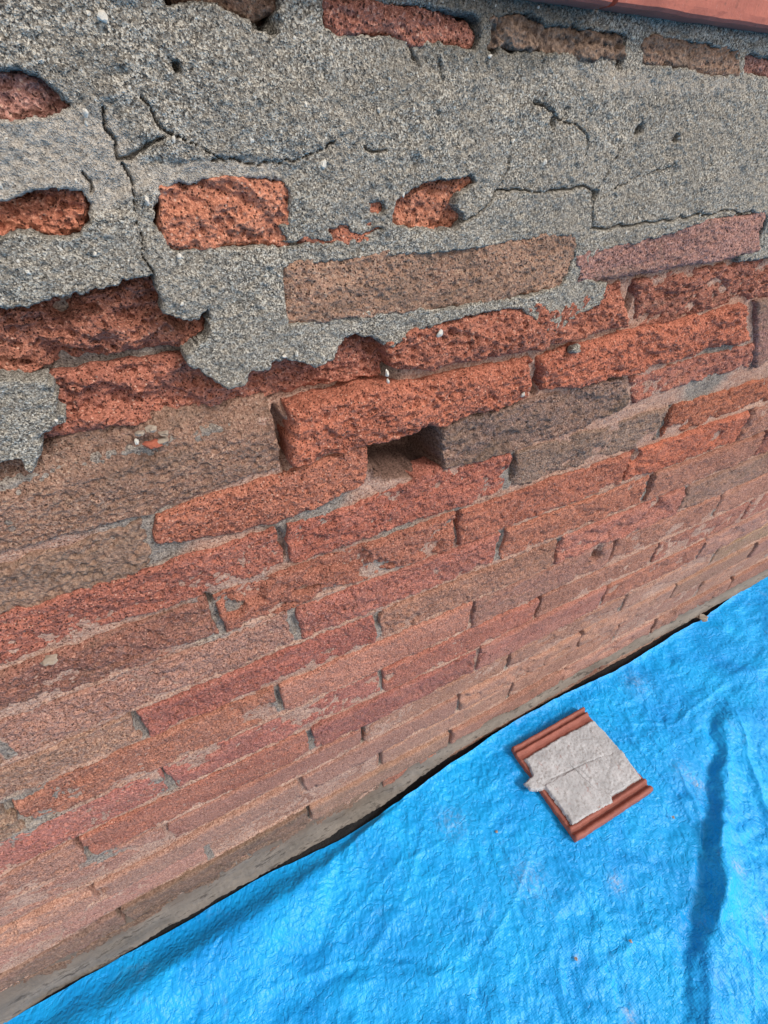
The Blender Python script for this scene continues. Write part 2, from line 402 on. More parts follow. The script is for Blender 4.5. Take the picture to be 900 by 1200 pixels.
OR = (168, 90, 66); RD = (150, 84, 70); DR = (128, 70, 60); TAN = (142, 112, 92); BRN = (112, 88, 76)
PUR = (134, 92, 86); SAL = (164, 106, 88); PNK = (158, 116, 100); MOSS = (96, 84, 66)

# -- bricks showing through the cement render (all a few mm behind its face)
YR = -.007       # face of the render
def soft(c, a=.32): return tuple(v*(1-a)+g*a for v, g in zip(c, (156, 122, 108)))
def hole_brick(poly, split, color, y0, **k):
    """poly: clockwise photo outline; split = how many of its points make the top edge"""
    brick(poly[:split], poly[split:][::-1], color, y0=y0, **k)
A0 = [(200, -14), (260, -12), (328, -6), (328, 14), (300, 30), (255, 14), (205, 6)]
A1 = [(374, -8), (430, -2), (500, 8), (560, 18), (562, 58), (500, 54), (430, 46), (374, 38)]
A2 = [(568, 14), (640, 22), (700, 32), (740, 36), (736, 74), (690, 70), (640, 66), (568, 56)]
A3 = [(750, 42), (800, 44), (866, 54), (866, 94), (800, 86), (750, 76)]
A4 = [(868, 58), (960, 70), (1060, 84), (1060, 118), (960, 106), (868, 90)]
B0 = [(-90, 70), (0, 74), (50, 84), (95, 116), (95, 140), (50, 144), (0, 146), (-90, 146)]
C0 = [(-90, 230), (0, 226), (50, 216), (110, 216), (110, 288), (60, 290), (0, 284), (-90, 296)]
C1 = [(180, 210), (240, 207), (300, 206), (342, 206), (342, 290), (290, 291), (240, 292), (184, 293)]
C2 = [(456, 210), (480, 208), (520, 204), (556, 202), (556, 270), (520, 276), (480, 274), (456, 274)]
C2b = [(352, 230), (453, 230), (453, 288), (352, 291)]
D1 = [(330, 308), (420, 298), (560, 284), (676, 268), (674, 338), (560, 358), (440, 374), (334, 384)]
D2 = [(676, 296), (760, 274), (830, 256), (898, 246), (892, 295), (830, 309), (760, 322), (676, 334)]
hole_brick(A0, 3, TAN, -.003, grime=.25, rough=.8)
hole_brick(A1, 4, (178, 110, 92), -.0065, grime=.05, rough=.7)
hole_brick(A2, 4, BRN, -.006, grime=.62, rough=1.3, chip=.6, label='brick blackened with moss under the coping')
hole_brick(A3, 3, TAN, -.0065, grime=.30, rough=.7)
hole_brick(A4, 3, PUR, -.004, grime=.10, rough=.7)
hole_brick(B0, 4, (164, 112, 102), .0, grime=.12, rough=1.0, lump=.004)
hole_brick(C0, 4, (180, 104, 78), .003, grime=.0, rough=1.6, r=.009, chip=.5, lump=.005)
hole_brick(C1, 4, (180, 108, 82), -.0035, grime=.0, rough=1.0, r=.004, chip=.5)
hole_brick(C2, 4, (180, 108, 82), -.001, grime=.0, rough=1.1, chip=.7, lump=.004)
hole_brick(C2b, 2, (178, 100, 74), -.0045, rough=.5)
hole_brick(D1, 4, (158, 124, 104), -.0055, grime=.16, rough=.75, r=.004, label='long tan brick framed by cement render')
hole_brick(D2, 4, (140, 100, 94), -.007, grime=.08, rough=.65, r=.004, label='purple-brown brick at the right edge of the render')

# -- eroded courses under the ragged edge of the render
brick([(-120, 352), (0, 334), (90, 322), (180, 312), (262, 318)], [(-120, 470), (0, 446), (60, 430), (130, 420), (240, 404)], (168, 100, 80), .08, y0=.012, rough=1.8, r=.009, chip=1.3, lump=.006)
brick([(-120, 476), (0, 454), (70, 438), (160, 424), (225, 414), (330, 404), (415, 392), (452, 398)], [(-120, 560), (0, 532), (60, 518), (150, 498), (240, 478), (330, 464), (400, 450), (450, 440)],
      (160, 90, 72), .05, y0=.012, rough=1.6, r=.007, chip=.8, lump=.003, label='deeply eroded dark red brick below the render')
brick([(455, 402), (500, 380), (550, 368), (610, 358), (680, 346), (735, 332)], [(458, 436), (505, 434), (560, 424), (630, 412), (700, 393), (736, 385)],
      (164, 92, 72), .02, y0=-.006, rough=1.7, r=.008, chip=.5, bow=.003)
brick([(745, 326), (800, 316), (870, 304), (960, 288), (1040, 276)], [(747, 390), (828, 366), (862, 354), (960, 338), (1040, 322)],
      (156, 90, 74), .06, y0=.001, rough=1.8, r=.007, chip=.7)
# course with the deep open joint
brick([(-160, 590), (0, 548), (70, 520), (150, 497), (210, 484), (262, 476), (324, 470)], [(-160, 708), (0, 652), (90, 628), (178, 602), (260, 572), (326, 550)],
      (146, 116, 98), .20, y0=.001, rough=.95, r=.004, dust=.25, setback=.015)
brick([(341, 484), (430, 458), (500, 446), (560, 434), (629, 422)], [(345, 550), (430, 524), (500, 507), (560, 490), (623, 467)],
      (166, 88, 66), .0, y0=-.007, back=.07, rough=1.5, r=.009, chip=.4, bow=.003, label='proud orange-red brick overhanging the hole')
brick([(634, 422), (680, 404), (742, 390), (828, 370), (878, 354)], [(640, 462), (690, 452), (735, 440), (820, 418), (880, 398)],
      (166, 86, 64), .0, y0=-.006, rough=1.6, r=.008, chip=.4, bow=.002)
brick([(888, 352), (960, 334), (1060, 312)], [(888, 432), (960, 380), (1060, 356)], PUR, .25, y0=-.003, rough=.8)
# course with the hole
brick([(-160, 718), (0, 662), (90, 636), (140, 618), (172, 606)], [(-160, 790), (0, 728), (70, 706), (144, 680), (178, 662)],
      TAN, .36, y0=.001, rough=1.0, r=.005, dust=.15, label='moss-stained tan brick at the left edge')
brick([(180, 608), (240, 584), (330, 556), (345, 552), (430, 520)], [(183, 644), (240, 636), (300, 622), (360, 603), (436, 566)],
      (172, 98, 76), .0, y0=-.001, rough=1.0, r=.006, wob=.0015)
brick([(517, 502), (570, 484), (620, 470), (690, 450), (734, 442)], [(518, 551), (560, 542), (600, 530), (690, 500), (738, 474)],
      (134, 108, 98), .20, y0=-.001, rough=1.2, r=.003, chip=.5, label='dark grey-brown brick to the right of the hole')
brick([(738, 443), (800, 424), (884, 402)], [(741, 473), (800, 452), (884, 428)], RD, .02, y0=.001, rough=1.2, chip=.5)

# -- running bond below, course by course
U = D                                  # wall units used for the survey of the courses
BEDS = [-.80, -.965, -1.142, -1.312, -1.487, -1.672, -1.850, -2.035, -2.198, -2.362, -2.53, -2.69, -2.85]
def bed(k, x):
    """height (wall units) of bed joint k at wall unit x"""
    x = np.asarray(x, float)
    return BEDS[k]+(.042*np.exp(-((x-.70)/.20)**4) if k == 0 else 0)+.010*vn(x*1.7+k*5.1, x*0+k*3.3, 5)+np.where(x < 0, .012*x, 0)*(1 if k < 4 else -.6)
rows = [   # (joints, colours, grime, dust)
 ([-.60, .212, 1.015, 1.80, 2.62], [OR, (170, 94, 70), (172, 94, 70), (136, 110, 98), (172, 88, 64), RD], [0, .0, .0, .16, .02, .1], .06),
 ([-.86, -.015, .805, 1.66, 2.45], [OR, (146, 88, 78), (172, 94, 72), (160, 84, 70), (172, 88, 64), SAL], [0, .14, .0, .02, .04, .05], .12),
 ([-.62, .200, 1.028, 1.87, 2.72], [(156, 114, 94), (168, 122, 100), (164, 94, 76), (158, 86, 70), SAL, RD], [.15, .04, .0, .0, .05, .05], .18),
 ([-1.16, -.32, .50, 1.37, 2.21], [(150, 122, 104), (158, 124, 102), (156, 84, 72), (152, 102, 90), (162, 92, 78), (138, 112, 96)], [.15, .10, .0, .12, .0, .2], .22),
 ([-.71, .097, .945, 1.79, 2.62], [(150, 126, 108), (176, 108, 82), (174, 106, 84), (146, 102, 90), SAL, SAL], [.2, .0, .0, .12, .0, .05], .26),
 ([-1.17, -.332, .51, 1.355, 2.19], [RD, (160, 88, 74), (160, 84, 72), (164, 92, 74), SAL, RD], [.05, .0, .0, .0, .0, .05], .28),
 ([-.66, .177, 1.02, 1.86, 2.7], [PNK, (156, 86, 74), (152, 82, 72), (156, 88, 76), RD, PNK], [.05, .0, .0, .0, .05, .05], .34),
 ([-1.27, -.43, .411, 1.25, 2.1, 2.94], [PNK, PNK, (160, 100, 84), (162, 112, 96), PNK, PNK, TAN], [.05, .0, .0, .0, .05, .05, .05], .5),
 ([-.73, .10, .95, 1.8, 2.62], [PNK, (166, 124, 106), PNK, (162, 118, 102), (154, 122, 104), PNK], [.05, .0, .0, .1, .05, .05], .6),
 ([-1.2, -.35, .5, 1.33, 2.18, 3.0], [PNK, (166, 116, 98), PNK, PNK, (160, 110, 96), PNK, PNK], [.05, .0, .0, .05, .05, .05, .05], .6),
 ([-.74, .10, .93, 1.77, 2.6], [BRN, (108, 94, 76), (144, 108, 92), (150, 102, 90), PNK, PNK], [.4, .42, .18, .1, .05, .05], .3),
 ([-1.2, -.35, .5, 1.33, 2.18], [MOSS, MOSS, BRN, RD, RD, RD], [.5, .5, .4, .2, .2, .2], .2),
]
rng = random.Random(3)
HEADS = []
for k, (js, cols, gr, dust) in enumerate(rows):
    js = list(js)
    L0 = js[0]-.84
    while js[-1] < 6.4: js.append(js[-1]+.84+rng.uniform(-.015, .015))
    xs = [L0]+js
    low = k >= 4
    for i in range(len(xs)-1):
        if i < len(cols): c, g_ = cols[i], gr[i]
        else: c = rng.choice([RD, SAL, PNK, PNK, PUR, OR]); g_ = rng.uniform(0, .2)
        gap = .0036 if low else .0042
        bg_ = .0017 if low else .0032
        x0, x1 = xs[i]*U+gap, xs[i+1]*U-gap
        if x1*1 < XL: continue
        yy = rng.uniform(-.0022, .0016)+(0, 0, 0, 0, 0, .0008, -.0006, .0012, -.0028, .0016, -.0034, .002)[k]
        xx = np.linspace(x0, x1, 9)
        c = tuple(np.clip(v+rng.uniform(-5, 5), 0, 255) for v in c)
        top = [(x, H+float(bed(k, x/U))*U-bg_) for x in xx]; bot = [(x, H+float(bed(k+1, x/U))*U-bg_*-1) for x in xx]
        if k == 0 and i == 0: pass
        rg = (1.15 if k < 4 else .9 if k < 7 else .55)*rng.uniform(.8, 1.25)
        kw = {}
        if k == 1 and i == 2: kw['chip'] = 1.0       # the brick with its left corner eaten away
        brick(top, bot, c, g_, y0=yy, rough=rg, r=rng.uniform(.002, .004) if not low else rng.uniform(.0014, .003), wob=.0024 if k < 7 else .0018,
              world=True, dust=dust*rng.uniform(.85, 1.1), chip=kw.get('chip', rng.choice([0, .2, .4, .6]) if k < 8 else rng.choice([0, 0, .4, .8])), tilt=rng.uniform(.000, .0035), lump=.0015 if k < 4 else 0)
    HEADS.append(xs)

OUT = [(-300, -400), (1400, -400), (1400, 225), (1000, 283), (905, 303), (868, 307), (866, 296), (800, 312), (740, 323), (712, 327), (711, 334), (700, 355), (672, 371), (655, 383), (642, 389), (631, 386), (627, 376), (610, 363), (597, 361), (547, 370), (503, 383), (480, 393), (462, 408),
       (452, 404), (437, 396), (417, 393), (402, 403), (394, 421), (370, 432), (347, 423), (322, 422), (317, 434), (293, 438), (283, 450), (267, 456), (243, 444), (221, 428), (216, 415), (231, 403), (242, 396), (244, 364), (233, 374), (213, 376), (191, 370), (184, 338), (180, 323), (140, 331), (127, 338), (100, 343), (63, 350), (50, 357), (33, 362), (0, 364), (-150, 384), (-300, 400)]
# -- mortar bed: one rough sheet between and behind the bricks
xs = np.concatenate([np.arange(XL, -.25, .005), np.arange(-.25, .55, .0017), np.arange(.55, 1.2, .003), np.arange(1.2, XR, .008)])
zs = np.concatenate([np.arange(.0, .62, .0014), np.arange(.62, .92, .0017), np.arange(.92, 1.16, .006)])
X, Z = np.meshgrid(xs, zs, indexing='ij')
HOLE = P2([(424, 520), (516, 498), (521, 557), (480, 560), (440, 562)])
ERO = P2([(-300, 400), (0, 345), (182, 320), (245, 350), (420, 395), (455, 400), (450, 446), (330, 470), (240, 484), (150, 505), (60, 528), (0, 545), (-300, 620)], .012)
de = sdf(X, Z, ERO)
low = sstep(.47, .40, Z)                      # the lower courses are pointed almost flush
base = .0042*(1-low)+.0030*low
Y = base+.0015*fbm(X*.6, Z, .05, 3, 301)+.0009*fbm(X, Z, .010, 3, 302, .6)+.0006*fbm(X, Z, .004, 2, 303)
Y = Y+(.0195)*sstep(.012, -.002, de)
def dig(px, py, rx, rz, dep):
    global Y
    q = W(px, py); Y = np.maximum(Y, dep*sstep(1.25, .8, np.hypot((X-q[0])/rx, (Z-q[1])/rz)+.15*fbm(X, Z, .006, 2, 9)))
dig(331, 516, .007, .026, .030)                               # deep open joint
hl = sdf(X, Z, HOLE); Y = np.maximum(Y, .062*sstep(.002, -.009, hl+.0035*fbm(X, Z, .009, 4, 8, .65)))   # hole
dig(631, 448, .005, .018, .022); dig(737, 362, .005, .022, .024); dig(452, 425, .008, .018, .018)
dig(331, 640, .004, .018, .012); dig(537, 614, .003, .014, .014); dig(603, 552, .0035, .018, .010)
dig(346, 736, .003, .018, .008); dig(328, 822, .003, .02, .009); dig(700, 652, .010, .020, .016)
dig(588, 636, .003, .018, .010); dig(243, 706, .007, .008, .014); dig(365, 868, .003, .015, .006)
dig(766, 566, .006, .02, .014); dig(654, 646, .004, .02, .012); dig(553, 722, .003, .02, .010); dig(445, 728, .01, .012, .008)
dig(742, 538, .008, .018, .012)
Y = np.where(Z > H-.62*U, np.maximum(Y, .016*sstep(-.004, -.010, sdf(X, Z, P2(OUT, -.005)))), Y)
Y = np.clip(Y, -.0012, .07)
for k in range(1, 12):
    dz = Z-(H+bed(k, X/U)*U); mk = sstep(-.35, .1, fbm(X*.3, Z, .05, 3, 320+k))*(.5 if k < 4 else .7 if k < 6 else 1)
    Y = Y-.0058*mk*np.exp(-(dz/.0017)**2)*(.7+.6*fbm(X, Z, .006, 2, 330))
grey0 = np.zeros_like(X)
for k, hx in enumerate(HEADS):
    for q_, hxx in enumerate(hx):
        zc_ = H+float(bed(k, hxx)+bed(k+1, hxx))/2*U; rnd = random.Random(k*71+q_)
        dx_ = np.abs(X-hxx*U+.002*fbm(X*0, Z, .02, 2, k)); dz_ = np.abs(Z-zc_)
        m_ = sstep(.0075, .0035, dx_)*sstep(.030, .022, dz_)
        grey0 = np.maximum(grey0, m_*rnd.choice([.3, .8, 1, 1]))
        dp = rnd.choice([.004, .006, .010, .016]); Y = np.maximum(Y, dp*m_*(.6+.5*sstep(-.024, .02, Z-zc_)))
grey = np.clip(grey0+sum(np.exp(-(((X-W(a, b)[0])/r_)**2+((Z-W(a, b)[1])/r_)**2)) for a, b, r_ in
        [(250, 725, .035), (150, 520, .05), (60, 560, .05), (250, 492, .03), (330, 600, .03), (165, 855, .02), (347, 735, .02), (195, 920, .02), (20, 960, .05), (364, 868, .015), (450, 420, .03), (190, 400, .06), (120, 1000, .03), (380, 585, .03), (535, 610, .02), (603, 552, .02), (440, 735, .02), (328, 822, .015), (180, 640, .03), (840, 430, .06), (470, 640, .04)]), 0, 1)
me = mesh('mortar', np.stack([X, Y, Z], 2).reshape(-1, 3), gridfaces(*X.shape), True, {'grey': grey.ravel(), 'hole_brown': sstep(.006, -.001, hl+.002*fbm(X, Z, .01, 3, 12)).ravel()})
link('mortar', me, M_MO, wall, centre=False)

# -- core of the wall behind
def box(x0, x1, y0, y1, z0, z1):
    c = [(x, y, z) for x in (x0, x1) for y in (y0, y1) for z in (z0, z1)]
    f = [(0, 1, 3, 2), (4, 6, 7, 5), (0, 4, 5, 1), (2, 3, 7, 6), (0, 2, 6, 4), (1, 5, 7, 3)]
    return np.array(c, float), np.array(f)
c_, f_ = box(XL, XR, .075, .29, 0, 1.118); link('core', mesh('core', c_, f_, False), M_CORE, wall)

# -- cement render
PATCH = [(-120, 470), (0, 443), (30, 441), (55, 441), (65, 457), (68, 477), (78, 484), (76, 492), (50, 510), (48, 530), (38, 553), (29, 547), (23, 536), (0, 541), (-120, 580)]
HOLES = [
 [(332, 314), (345, 311), (420, 305), (490, 298), (560, 291), (600, 283), (668, 277), (674, 287), (669, 310), (655, 334), (617, 346), (560, 353), (533, 358), (511, 362), (489, 360), (450, 366), (440, 360), (420, 367), (380, 375), (340, 378), (334, 350)],
 [(680, 324), (690, 306), (700, 296), (720, 290), (780, 275), (830, 258), (880, 250), (896, 252), (893, 270), (885, 290), (868, 299), (800, 316), (740, 327), (710, 331)],
 [(-120, 246), (0, 238), (15, 232), (35, 224), (60, 222), (95, 226), (103, 240), (102, 260), (92, 275), (60, 280), (40, 272), (20, 270), (0, 275), (-120, 290)],
 [(183, 245), (190, 225), (210, 213), (225, 218), (240, 212), (330, 212), (338, 230), (338, 262), (325, 265), (335, 280), (320, 288), (200, 289), (195, 275), (183, 260)],
 [(462, 235), (480, 222), (510, 212), (550, 206), (553, 214), (535, 225), (530, 240), (542, 258), (530, 268), (480, 267), (458, 262)],
 [(433, 238), (446, 236), (450, 246), (438, 250)], [(386, 270), (405, 266), (415, 277), (392, 279)],
 [(-90, 82), (0, 84), (20, 81), (45, 94), (85, 124), (60, 134), (0, 140), (-90, 140)],
 [(190, -30), (325, -30), (325, 8), (318, 22), (296, 22), (270, 13), (250, 5), (222, 2), (196, 2)],
 [(378, -5), (400, -1), (500, 11), (557, 22), (558, 45), (553, 56), (530, 52), (450, 42), (380, 34)],
 [(574, 26), (590, 18), (625, 21), (640, 30), (735, 40), (730, 62), (725, 69), (690, 63), (640, 61), (590, 57), (573, 48)],
 [(757, 49), (800, 48), (862, 60), (860, 86), (850, 88), (800, 80), (755, 72)],
 [(872, 66), (960, 76), (1060, 90), (1060, 112), (905, 92), (870, 84)],
]
CRACKS = [([(118, 125), (122, 150), (135, 165), (138, 185), (150, 187), (170, 178), (190, 165)], .9), ([(165, 110), (178, 130), (188, 150), (205, 160), (225, 172), (255, 185), (290, 190), (325, 192), (350, 184), (372, 175), (392, 166)], .6),
 ([(200, 291), (260, 288), (330, 286), (390, 280), (425, 277), (446, 270)], 1.2), ([(540, 262), (560, 247), (575, 238), (586, 225), (600, 222), (625, 226), (660, 222), (685, 217), (697, 224), (698, 238), (693, 270), (740, 263), (790, 256), (850, 249), (893, 249)], 1.15),
 ([(622, 123), (640, 127), (655, 135), (678, 147), (690, 165), (686, 182)], 1.0), ([(700, 222), (716, 196), (728, 178), (733, 166)], .6), ([(722, 219), (760, 205), (798, 191)], .5), ([(586, 225), (596, 205), (598, 185)], .7),
 ([(142, 190), (157, 215), (164, 260), (166, 300), (180, 322)], .6), ([(425, 168), (440, 178), (450, 176)], .9), ([(480, 50), (490, 80)], .8), ([(516, 70), (519, 95)], .9), ([(247, 190), (258, 186), (262, 192)], 1.1), ([(100, 200), (104, 225)], .8)]
VOIDS = [(752, 152, .0042), (794, 163, .003), (698, 228, .0042), (648, 143, .0028), (318, 26, .004), (304, 24, .004), (578, 57, .004), (727, 72, .004), (207, 78, .002)]
xs = np.concatenate([np.arange(XL, -.10, .004), np.arange(-.10, .74, .00088), np.arange(.74, 1.1, .0022), np.arange(1.1, XR, .008)])
zs = np.arange(H-.60*U, H+.118, .00088)
X, Z = np.meshgrid(xs, zs, indexing='ij')
d_out = sdf(X, Z, P2(OUT, -.005)); d_out = np.minimum(d_out, sdf(X, Z, P2(PATCH, -.003)))
jag = .0014*fbm(X, Z, .012, 4, 401, .65)+.0009*fbm(X, Z, .0036, 2, 402, .6)
d = d_out+jag
dh = np.full(X.shape, 1e9)
for h_ in HOLES: dh = np.minimum(dh, sdf(X, Z, P2(h_, -.005)))
d = np.maximum(d, -(dh+.8*jag))
gxd, gzd = np.gradient(d, xs, zs, edge_order=1); gl = np.sqrt(gxd**2+gzd**2)+1e-6; gxd /= gl; gzd /= gl
keep = d < np.maximum(.0017, 1.6*np.gradient(xs)[:, None])
edge = sstep(-.0016, .0006, d)
Y = YR-.0030*fbm(X, Z, .09, 3, 411)-.0016*fbm(X, Z, .022, 4, 412)
Y = Y-.0008*fbm(X, Z, .0050, 3, 413, .75)+.0010*pits(X, Z, .0034, .42, 421)-.0006*pits(X+.1, Z, .0040, .4, 431)+.0020*pits(X, Z, .010, .06, 441)
# loosened plaster: slabs stand at different levels either side of the cracks
dc = np.full(X.shape, 1e9)
wcx = X+.0019*fbm(X, Z, .014, 3, 451, .5); wcz = Z+.0019*fbm(X, Z, .014, 3, 452, .5); wcx = wcx+.0007*vn(X/.0045, Z/.0045, 453); wcz = wcz+.0007*vn(X/.0045, Z/.0045, 454)
for pts, wd in CRACKS:
    q = pld(wcx, wcz, P2(pts, YR))/wd/(.5+.4*np.clip(fbm(X, Z, .03, 2, 455)+.6, 0, 1.5)); dc = np.minimum(dc, q)
Y = Y+.0055*sstep(.00085, .0003, dc)+.0005*sstep(.0022, .0008, dc)
for a, b, r_ in VOIDS:
    q = W(a, b, YR); Y = Y+.010*sstep(1.2, .6, np.hypot(X-q[0], Z-q[1])/r_+.35*fbm(X, Z, .005, 2, 461))
# chipped bed above the left bricks where the top coat has come off
def blob(px, py, rx, rz): q = W(px, py, YR); return np.exp(-((X-q[0])/rx)**2-((Z-q[1])/rz)**2)
thin = np.clip(blob(50, 180, .045, .022)+blob(-30, 180, .06, .03)+blob(290, 203, .03, .007)+blob(240, 205, .02, .005), 0, 1)
Y = Y+.0018*sstep(.35, .55, thin+.2*fbm(X, Z, .014, 3, 471))
Y = Y+edge*.003
Y = np.where(d > 0, np.maximum(Y, .012), Y)
sn = np.clip(d, 0, .004); X0, Z0 = X, Z; X = X-sn*gxd; Z = Z-sn*gzd
pale = np.clip(thin*.8+.6*blob(70, 215, .05, .008)+.45*blob(720, 95, .2, .012)+.35*blob(860, 60, .1, .03)+.35*blob(440, 240, .09, .02)+.3*blob(620, 240, .10, .02)+.25*blob(350, 400, .05, .03)
             +.35*blob(850, 215, .08, .02), 0, 1)
stain = np.clip(.9*blob(590, 10, .05, .02)+.55*blob(660, 20, .06, .02)+.35*blob(320, 120, .10, .03)+.30*blob(560, 60, .12, .015)+.25*blob(520, 120, .1, .03)+.3*blob(850, 130, .08, .02), 0, 1)
F = gridfaces(*X.shape); kf = keep.ravel()[F].all(1) & (d <= 0).ravel()[F].any(1); F = F[kf]
used = np.zeros(X.size, bool); used[F.ravel()] = True; idx = np.cumsum(used)-1
co = np.stack([X, Y, Z], 2).reshape(-1, 3)[used]
me = mesh('cement_render', co, idx[F], True, {'pale': pale.ravel()[used], 'stain': stain.ravel()[used]})
link('cement_render', me, M_CE, wall, centre=False)
print('render tris', len(F)*2)

# -- stones standing out of the render
import bmesh
def pebble_mesh(name, r, seed, flat=.6, sub=2, amp=.5):
    bm = bmesh.new(); bmesh.ops.create_icosphere(bm, subdivisions=sub, radius=r)
    rg = random.Random(seed); o = Vector((rg.random()*9, rg.random()*9, rg.random()*9))
    from mathutils import noise
    for v in bm.verts:
        n = noise.noise(v.co/r*1.3+o); v.co *= 1+amp*n; v.co.z *= flat; v.co.x *= 1.15
    me = bpy.data.meshes.new(name); bm.to_mesh(me); bm.free()
    for p in me.polygons: p.use_smooth = (sub > 2)
    return me
for i, (a, b, r_) in enumerate([(289, 133, .0016), (293, 163, .0020), (172, 235, .0022), (120, 20, .0022), (379, 193, .0026), (524, 183, .002), (637, 190, .0018), (600, 165, .0015), (33, 318, .002), (213, 356, .0016), (347, 414, .002),
                        (333, 417, .0018), (268, 449, .0015), (472, 228, .0015), (446, 102, .0014), (100, 132, .0016), (210, 300, .0016), (515, 391, .0035), (453, 437, .0026), (454, 446, .002), (612, 462, .0026), (160, 517, .002), (66, 492, .0012)]):
    q = W(a, b, YR); o = link('pebble', pebble_mesh('pebble', r_, i), M_PEB, wall, centre=False)
    o.location = (q[0], YR-.0008, q[1]); o.rotation_euler = (random.random()*3, random.random()*3, random.random()*3)
vis = (d < -.004) & (X > -.12) & (X < .75); vi = np.argwhere(vis); pr_ = random.Random(91)
pms = [pebble_mesh('pebble', .001, 500+i, .75, 1, .5) for i in range(5)]
for me in pms: me.materials.append(M_PEB)
for _ in range(170):
    i_, j_ = vi[pr_.randrange(len(vi))]; r_ = pr_.choice([.5, .6, .7, .8, 1.0, 1.3])
    o = bpy.data.objects.new('pebble', pr_.choice(pms)); COL.objects.link(o); o.parent = wall
    o.location = (float(X[i_, j_]), float(Y[i_, j_])+.0002, float(Z[i_, j_])); o.scale = (r_*1.2, r_, r_); o.rotation_euler = (pr_.random()*3, pr_.random()*3, pr_.random()*3)
q = W(673, 409, -.008); o = link('cement_lump', pebble_mesh('cement_lump', .0065, 77, .7, 3), M_CE, wall, centre=False); o.location = (q[0], -.008, q[1])

# -- terracotta coping along the top (its lower edge crosses the photo's upper right corner)
zc = W(800, 19, -.02)[1]
x0 = W(716, 10, -.02)[0]; TL = .30
k = -5
while True:
    a = x0+k*TL
    if a > XR: break
    k += 1
    if a+TL < XL: continue
    nx, prof = 40, [(-.020, .0), (-.0225, .0015), (-.023, .005), (-.023, .0135), (-.0225, .016), (-.020, .0175), (.30, .030), (.305, .027), (.305, .012), (.02, .0)]
    xx = np.linspace(a+.0025, a+TL-.0025, nx); co = []
    for x in xx:
        for (y, z) in prof:
            co.append((x, y+.0006*float(fbm(x, z*3+k, .02, 3, 501)), zc+z+.0006*float(fbm(x+9, y+k, .025, 3, 502))))
    n = len(prof); F = []
    for i in range(nx-1):
        for j in range(n): F.append((i*n+j, i*n+(j+1) % n, (i+1)*n+(j+1) % n, (i+1)*n+j))
    me = bpy.data.meshes.new('coping_tile')
    me.from_pydata([tuple(c) for c in co], [], F+[tuple(range(n)), tuple((nx-1)*n+j for j in reversed(range(n)))])
    link('coping_tile', me, M_COP, wall)
c_, f_ = box(XL, XR, -.004, .29, 1.110, zc+.004); link('coping_bed', mesh('coping_bed', c_, f_, False), M_CE, wall)

# -- cement fillet along the foot of the wall
up = np.array([W(a, b, -.004) for a, b in [(-120, 1222), (0, 1152), (100, 1105), (200, 1052), (300, 998), (420, 938), (520, 873), (600, 829), (700, 775), (800, 720), (900, 664), (1000, 606)]])
lo = np.array([W(a, b, -.016) for a, b in [(-120, 1272), (0, 1203), (81, 1161), (147, 1119), (200, 1086), (273, 1044), (347, 1004), (420, 962), (450, 942), (500, 906), (533, 882), (583, 853), (600, 844), (700, 785), (800, 732), (900, 676), (1000, 615)]])
xx = np.concatenate([np.arange(XL, .8, .0022), np.arange(.8, XR, .008)])
NP = 22; v = np.linspace(0, 1, NP)
Xg, V = np.meshgrid(xx, v, indexing='ij')
zu = np.interp(Xg, up[:, 0], up[:, 1])+.0035*fbm(Xg, Xg*0, .06, 4, 601); zl = np.interp(Xg, lo[:, 0], lo[:, 1])+.002*fbm(Xg, Xg*0, .09, 3, 602)
zl = np.minimum(zl, zu-.01)
Zg = zu+(zl-zu)*np.sin(np.clip(V/.8, 0, 1)*math.pi/2)-np.clip((V-.8)/.2, 0, 1)*.004
Yg = .004-.020*np.clip(V/.8, 0, 1)**1.3+np.clip((V-.8)/.2, 0, 1)*.022
Yg = Yg-.0020*fbm(Xg*.4, Zg, .015, 4, 603)-.0010*fbm(Xg, Zg, .004, 3, 605)+.0012*pits(Xg, Zg, .012, .15, 604)
dirt = sstep(.5, .0, V)
me = mesh('foot_fillet', np.stack([Xg, Yg, Zg], 2).reshape(-1, 3), gridfaces(*Xg.shape, flip=True), True, {'dirt': dirt.ravel()})
link('foot_fillet', me, M_PL, wall, centre=False)
# footing under the fillet, set back in the gap
c_, f_ = box(XL, XR, .030, .29, -.02, .055); link('footing', mesh('footing', c_, f_, False), M_GR, wall)

# ------------------------------------------------------------------ tarpaulin
ZT = .012
edge_px = [(-200, 1322), (-60, 1240), (15, 1197), (120, 1136), (225, 1080), (300, 1034), (340, 1014), (380, 994), (410, 976), (443, 956), (487, 926), (520, 903), (547, 884), (600, 848), (640, 826), (665, 813), (700, 797), (735, 778), (760, 762), (800, 738), (830, 721), (860, 698), (900, 670), (1000, 612)]
Et = np.array([T(a, b, ZT) for a, b in edge_px])
xs = np.concatenate([np.arange(-1.6, -.45, .012), np.arange(-.45, .95, .0024), np.arange(.95, 3.2, .012)])
g = np.concatenate([np.arange(0, .62, .0024), np.arange(.62, 2.2, .014)])
Xt, G = np.meshgrid(xs, g, indexing='ij')
ye = np.interp(Xt, Et[:, 0], Et[:, 1])+.0015*fbm(Xt, Xt*0, .05, 3, 700)
ye = ye+.006*sstep(.12, -.05, Xt)
ye = np.where(Xt > Et[-1, 0], Et[-1, 1], ye)
Yt = ye-G
def TL_(pts): return np.array([T(a, b, ZT) for a, b in pts])
def ridged(x, y, size, o, s): 
    r = 0; a = 1; t = 0
    for k in range(o):
        c, sn = math.cos(k*.9+.3), math.sin(k*.9+.3)
        n = vn((x*c-y*sn)/size+k*7.7, (x*sn+y*c)/size-3.1*k, s+k); r = r+a*(1-np.abs(n))**3; t += a; a *= .55; size *= .5
    return r/t
